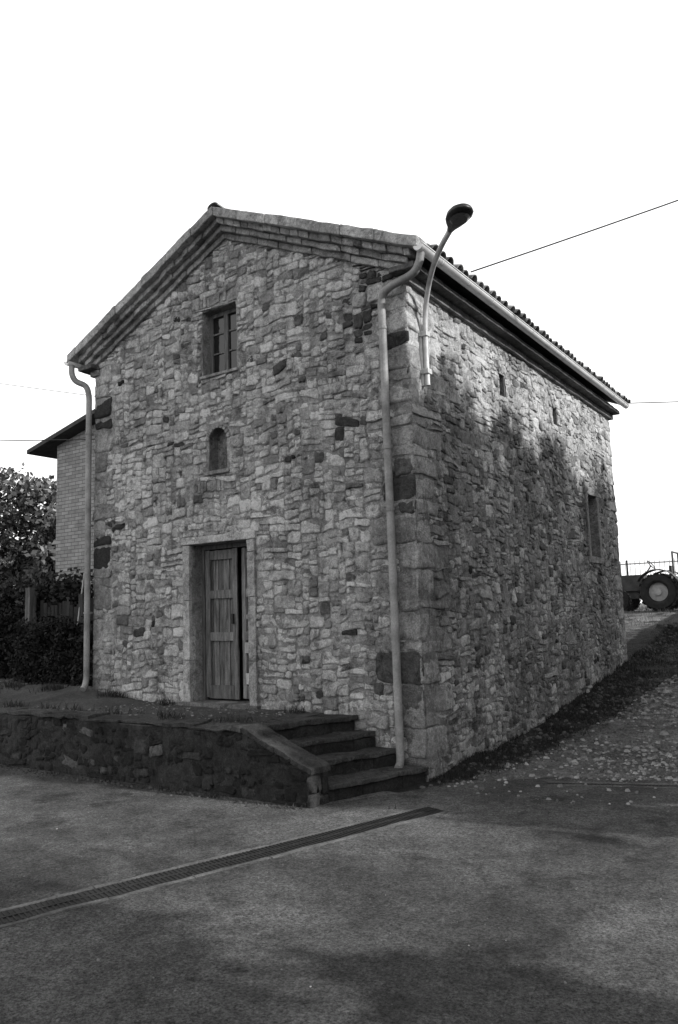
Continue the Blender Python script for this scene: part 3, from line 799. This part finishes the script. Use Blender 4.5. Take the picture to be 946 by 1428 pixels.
def tree(name,x,y,zb,h,R,per=160,size=.14,tr=(.04,.14),zlow=.3,ncl=34):
    root=empty(name); cl=[]; limbs=[]
    for i in range(ncl):
        a=random.uniform(0,6.28); f=random.uniform(zlow,1); rr=R*math.sqrt(random.random())*math.sqrt(max(.12,1-((f-.5)/.58)**2))
        c=(x+math.cos(a)*rr,y+math.sin(a)*rr,zb+h*f-.4); q=random.uniform(.45,.95)*R*.40
        cl.append((c,(q,q,q*.75),random.uniform(.6,1.3)))
        if i<9: limbs.append(((x,y,zb+h*min(.7,f*.6)),c))
    trunk('trunk',(x,y,zb-.1),(x+.2,y,zb+h*.8),h*.025,root,limbs)
    leaves('crown',cl,per,size,tr,[M_leaf],root)
for (x,y,h,R) in ((-22,11,7.0,2.6),(-25.5,7.5,7.3,2.9),(-19.5,13.2,6.3,2.3),(-28.5,12,8.0,3),(-23.5,15.5,7.2,2.9),(-29,4,7.5,3),(-18.2,9.8,5.2,2.1)):
    tree('tree',x,y,.6,h,R,per=420,size=.12,tr=(.03,.16),zlow=.05,ncl=60)
for (x,y,h,R) in ((10.6,-7.6,10.5,2.4),(10.8,-4.35,10.0,2.0),(10.5,2.3,10.5,1.8),(10.6,4.2,10.5,2.0),(10.8,6.4,10.3,2.2),(10.6,9.0,10.0,2.4),(10.8,12,9.6,2.4)):  # unseen trees out of frame, added to shade side wall and road
    tree('tree',x,y,0.0,h,R,per=320,size=.20,tr=(.03,.08),zlow=.04,ncl=125)
cl=[]
for i in range(620):
    x=random.uniform(-14,-7.5); y=random.uniform(1.0,2.4); z=random.uniform(.7,2.5+.12*N3(x*2,y*2))
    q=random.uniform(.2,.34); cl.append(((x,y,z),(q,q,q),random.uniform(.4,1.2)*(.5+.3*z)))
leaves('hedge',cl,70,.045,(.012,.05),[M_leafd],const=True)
fence=empty('wooden_fence'); mb=MB()
mb.box((-8.38,.80,.6),(-8.24,.94,2.42),.09,0,.01)
x=-8.15
while x<-5.6:
    mb.box((x,.95,.72),(x+.09,.975,2.12+.05*math.sin(x*9)+random.uniform(-.03,.03)),random.uniform(.012,.03),0,.006); x+=.105
mb.box((-8.2,.976,1.1),(-5.55,1.02,1.18),.03); mb.box((-8.2,.976,1.8),(-5.55,1.02,1.88),.03)
mb.box((-6.95,.85,.7),(-6.83,.945,2.25),.04,0,.008)
mb.obj('boards',[M_wood],fence,rough=.006)
tube('wooden_stake',[(-7.02,.8,.8),(-6.95,.85,1.8),(-6.86,.9,2.6)],.014,M_lpaint)
cl=[]
for i in range(190):
    x=random.uniform(-8.3,-5.65); q=random.uniform(.1,.2); z=random.uniform(.75,1.75+.4*N3(x*2,3)); cl.append(((x,.72+random.uniform(-.2,.1),z),(q,q,q),random.uniform(.5,1.1)))
leaves('shrub',cl,60,.032,(.01,.04),[M_leafd],const=True)

# ------------------------------------------------------------ tractor
tr=empty('tractor')
def wheel(name,x,y,z,R,w,parent):
    mb=MB(); n=36; prof=[(R*.5,-w*.35),(R*.62,-w*.5),(R*.9,-w*.5),(R*.97,-w*.3),(R*.97,w*.3),(R*.9,w*.5),(R*.62,w*.5),(R*.5,w*.35)]
    vs=[(x+math.cos(a)*r,y+o,z+math.sin(a)*r) for r,o in prof for a in np.linspace(0,2*math.pi,n+1)[:-1]]; m=len(prof)
    mb.add(vs,[(i*n+k,i*n+(k+1)%n,((i+1)%m)*n+(k+1)%n,((i+1)%m)*n+k) for i in range(m) for k in range(n)],1,0)
    for k in range(18):
        a=2*math.pi*k/18
        for sg in (-1,1):
            aa=a+(.0 if sg<0 else .17); c=Vector((x,y,z)); e=Vector((math.cos(aa),0,math.sin(aa))); tn=Vector((-math.sin(aa),0,math.cos(aa)))
            p=[c+e*r+tn*(t+sg*.06*q)+Vector((0,sg*w*.5*q,0)) for r in (R*.95,R*1.02) for t,q in ((-.03,.05),(.03,.05),(.03,1),(-.03,1))]
            mb.add(p,[(0,3,2,1),(4,5,6,7),(0,1,5,4),(1,2,6,5),(2,3,7,6),(3,0,4,7)],1,0)
    for o,r in ((-w*.12,R*.5),(w*.12,R*.5)):
        vs=[(x+math.cos(a)*r,y+o,z+math.sin(a)*r) for a in np.linspace(0,2*math.pi,n+1)[:-1]]; mb.add(vs,[tuple(range(n))],1,1)
    vs=[(x+math.cos(a)*R*.18,y+o,z+math.sin(a)*R*.18) for o in (-w*.35,w*.35) for a in np.linspace(0,2*math.pi,13)[:-1]]
    mb.add(vs,[(k,(k+1)%12,12+(k+1)%12,12+k) for k in range(12)]+[tuple(range(12)),tuple(range(12,24))],1,1)
    return mb.obj(name,[M_rubber,M_lpaint if R>.5 else M_paint],parent,fix=True)
gz=1.55; ty=18.0; tx=-1.22
wheel('rear_wheel_near',tx,ty-.65,gz+.56,.56,.34,tr); wheel('rear_wheel_far',tx,ty+.65,gz+.56,.56,.34,tr)
wheel('front_wheel_near',tx-1.2,ty-.6,gz+.33,.33,.2,tr); wheel('front_wheel_far',tx-1.2,ty+.6,gz+.33,.33,.2,tr)
mb=MB()
mb.box((tx-1.6,ty-.25,gz+.62),(tx-.5,ty+.25,gz+1.12),1); mb.box((tx-1.5,ty-.18,gz+.38),(tx+.3,ty+.18,gz+.66),1); mb.box((tx-.5,ty-.25,gz+.5),(tx+.35,ty+.25,gz+.85),1)
for sg in (-1,1):
    pts=[(tx+math.cos(a)*.66,gz+.56+math.sin(a)*.66) for a in np.linspace(.2,2.6,9)]
    vs=[(x,ty+sg*yy,z) for yy in (.42,.86) for x,z in pts]+[(x*1,ty+sg*yy,z+.03) for yy in (.42,.86) for x,z in pts]
    mb.add(vs,[(k,k+1,9+k+1,9+k) for k in range(8)]+[(18+k,27+k,27+k+1,18+k+1) for k in range(8)]+[(k,18+k,18+k+1,k+1) for k in range(8)]+[(9+k,9+k+1,27+k+1,27+k) for k in range(8)])
mb.box((tx-.1,ty-.22,gz+.95),(tx+.3,ty+.22,gz+1.05)); mb.box((tx+.25,ty-.22,gz+1.05),(tx+.33,ty+.22,gz+1.35))
mb.box((tx-1.25,ty-.55,gz+.3),(tx-1.15,ty+.55,gz+.38))
mb.obj('body',[M_paint],tr,bevel=.03,fix=True)
tube('exhaust',[(tx-1.0,ty-.12,gz+1.1),(tx-1.0,ty-.12,gz+1.6)],.03,M_iron,tr)
tube('steering_column',[(tx-.6,ty,gz+1.0),(tx-.3,ty,gz+1.4)],.02,M_iron,tr)
tube('steering_wheel',[(tx-.3+math.cos(a)*.1,ty+math.sin(a)*.2,gz+1.42+math.cos(a)*-.13) for a in np.linspace(0,2*math.pi,17)[:-1]],.015,M_iron,tr,closed=True)
for sg in (-1,1): tube('roll_bar',[(tx+.42,ty+sg*.42,gz+.6),(tx+.42,ty+sg*.42,gz+1.75)],.03,M_paint,tr)
tube('roll_bar_top',[(tx+.42,ty-.42,gz+1.75),(tx+.42,ty+.42,gz+1.75)],.03,M_paint,tr)
trl=empty('farm_trailer'); mb=MB(); x0=tx+.9
mb.box((x0,ty-.8,gz+.75),(x0+3,ty+.8,gz+.85)); 
for sg in (-1,1): mb.box((x0,ty+sg*.8-.02,gz+.85),(x0+3,ty+sg*.8+.02,gz+1.25))
mb.box((x0-.02,ty-.78,gz+.85),(x0+.02,ty+.78,gz+1.25)); mb.box((x0-.6,ty-.04,gz+.6),(x0+.3,ty+.04,gz+.68))
mb.obj('bed',[M_lpaint],trl); wheel('wheel_near',x0+1.8,ty-.7,gz+.36,.36,.22,trl); wheel('wheel_far',x0+1.8,ty+.7,gz+.36,.36,.22,trl)
rl=empty('metal_railing'); mb=MB()
x=-4.5
while x<-1.2:
    mb.box((x,22,1.55),(x+.02,22.02,3.35)); x+=.17
mb.box((-4.5,21.985,3.2),(-1.2,21.999,3.25)); mb.box((-4.5,21.985,2.1),(-1.2,21.999,2.15)); mb.box((-4.5,21.985,2.75),(-1.2,21.999,2.78))
mb.obj('bars',[M_lpaint],rl)

# ------------------------------------------------------------ light
az,el=math.radians(10),math.radians(30)
ts=Vector((math.cos(el)*math.cos(az),math.cos(el)*math.sin(az),math.sin(el)))
sl_=bpy.data.lights.new('sun','SUN'); sl_.energy=5; sl_.angle=math.radians(.6); sl_.color=(1,.995,.985)
so=bpy.data.objects.new('sun',sl_); scene.collection.objects.link(so); so.rotation_euler=ts.to_track_quat('Z','Y').to_euler(); so.location=(10,0,12)
w=bpy.data.worlds.new('World'); scene.world=w; w.use_nodes=True; nt=w.node_tree; bg=nt.nodes['Background']
sky=nt.nodes.new('ShaderNodeTexSky'); sky.sky_type='NISHITA'; sky.sun_disc=False; sky.sun_elevation=el; sky.sun_rotation=math.radians(80); sky.dust_density=4
bw=nt.nodes.new('ShaderNodeRGBToBW'); nt.links.new(sky.outputs[0],bw.inputs[0])
tc=nt.nodes.new('ShaderNodeTexCoord'); sp=nt.nodes.new('ShaderNodeSeparateXYZ'); nt.links.new(tc.outputs['Generated'],sp.inputs[0])
haze=maprange(nt,sp.outputs[2],.66,.86,15.0,1.5)
v=mathn(nt,'MINIMUM',mathn(nt,'ADD',mathn(nt,'MULTIPLY',bw.outputs[0],.4),haze),17)
nt.links.new(v,bg.inputs['Color']); bg.inputs['Strength'].default_value=.1

# ------------------------------------------------------------ camera
C=Vector((4.053,-7.451,1.794)); yaw,pit,rol=.597,.130,.033
r=Vector((math.cos(yaw),math.sin(yaw),0)); F=Vector((-math.sin(yaw)*math.cos(pit),math.cos(yaw)*math.cos(pit),math.sin(pit))); u=r.cross(F)
c,s=math.cos(rol),math.sin(rol); R_=r*c-u*s; U_=r*s+u*c; B=-F
cam=bpy.data.cameras.new('camera'); co_=bpy.data.objects.new('camera',cam); scene.collection.objects.link(co_)
M=Matrix(((R_.x,U_.x,B.x,C.x),(R_.y,U_.y,B.y,C.y),(R_.z,U_.z,B.z,C.z),(0,0,0,1))); co_.matrix_world=M
cam.sensor_fit='VERTICAL'; cam.sensor_height=24; cam.lens=1076.4/1428*24; cam.clip_end=3000; cam.clip_start=.05
scene.camera=co_
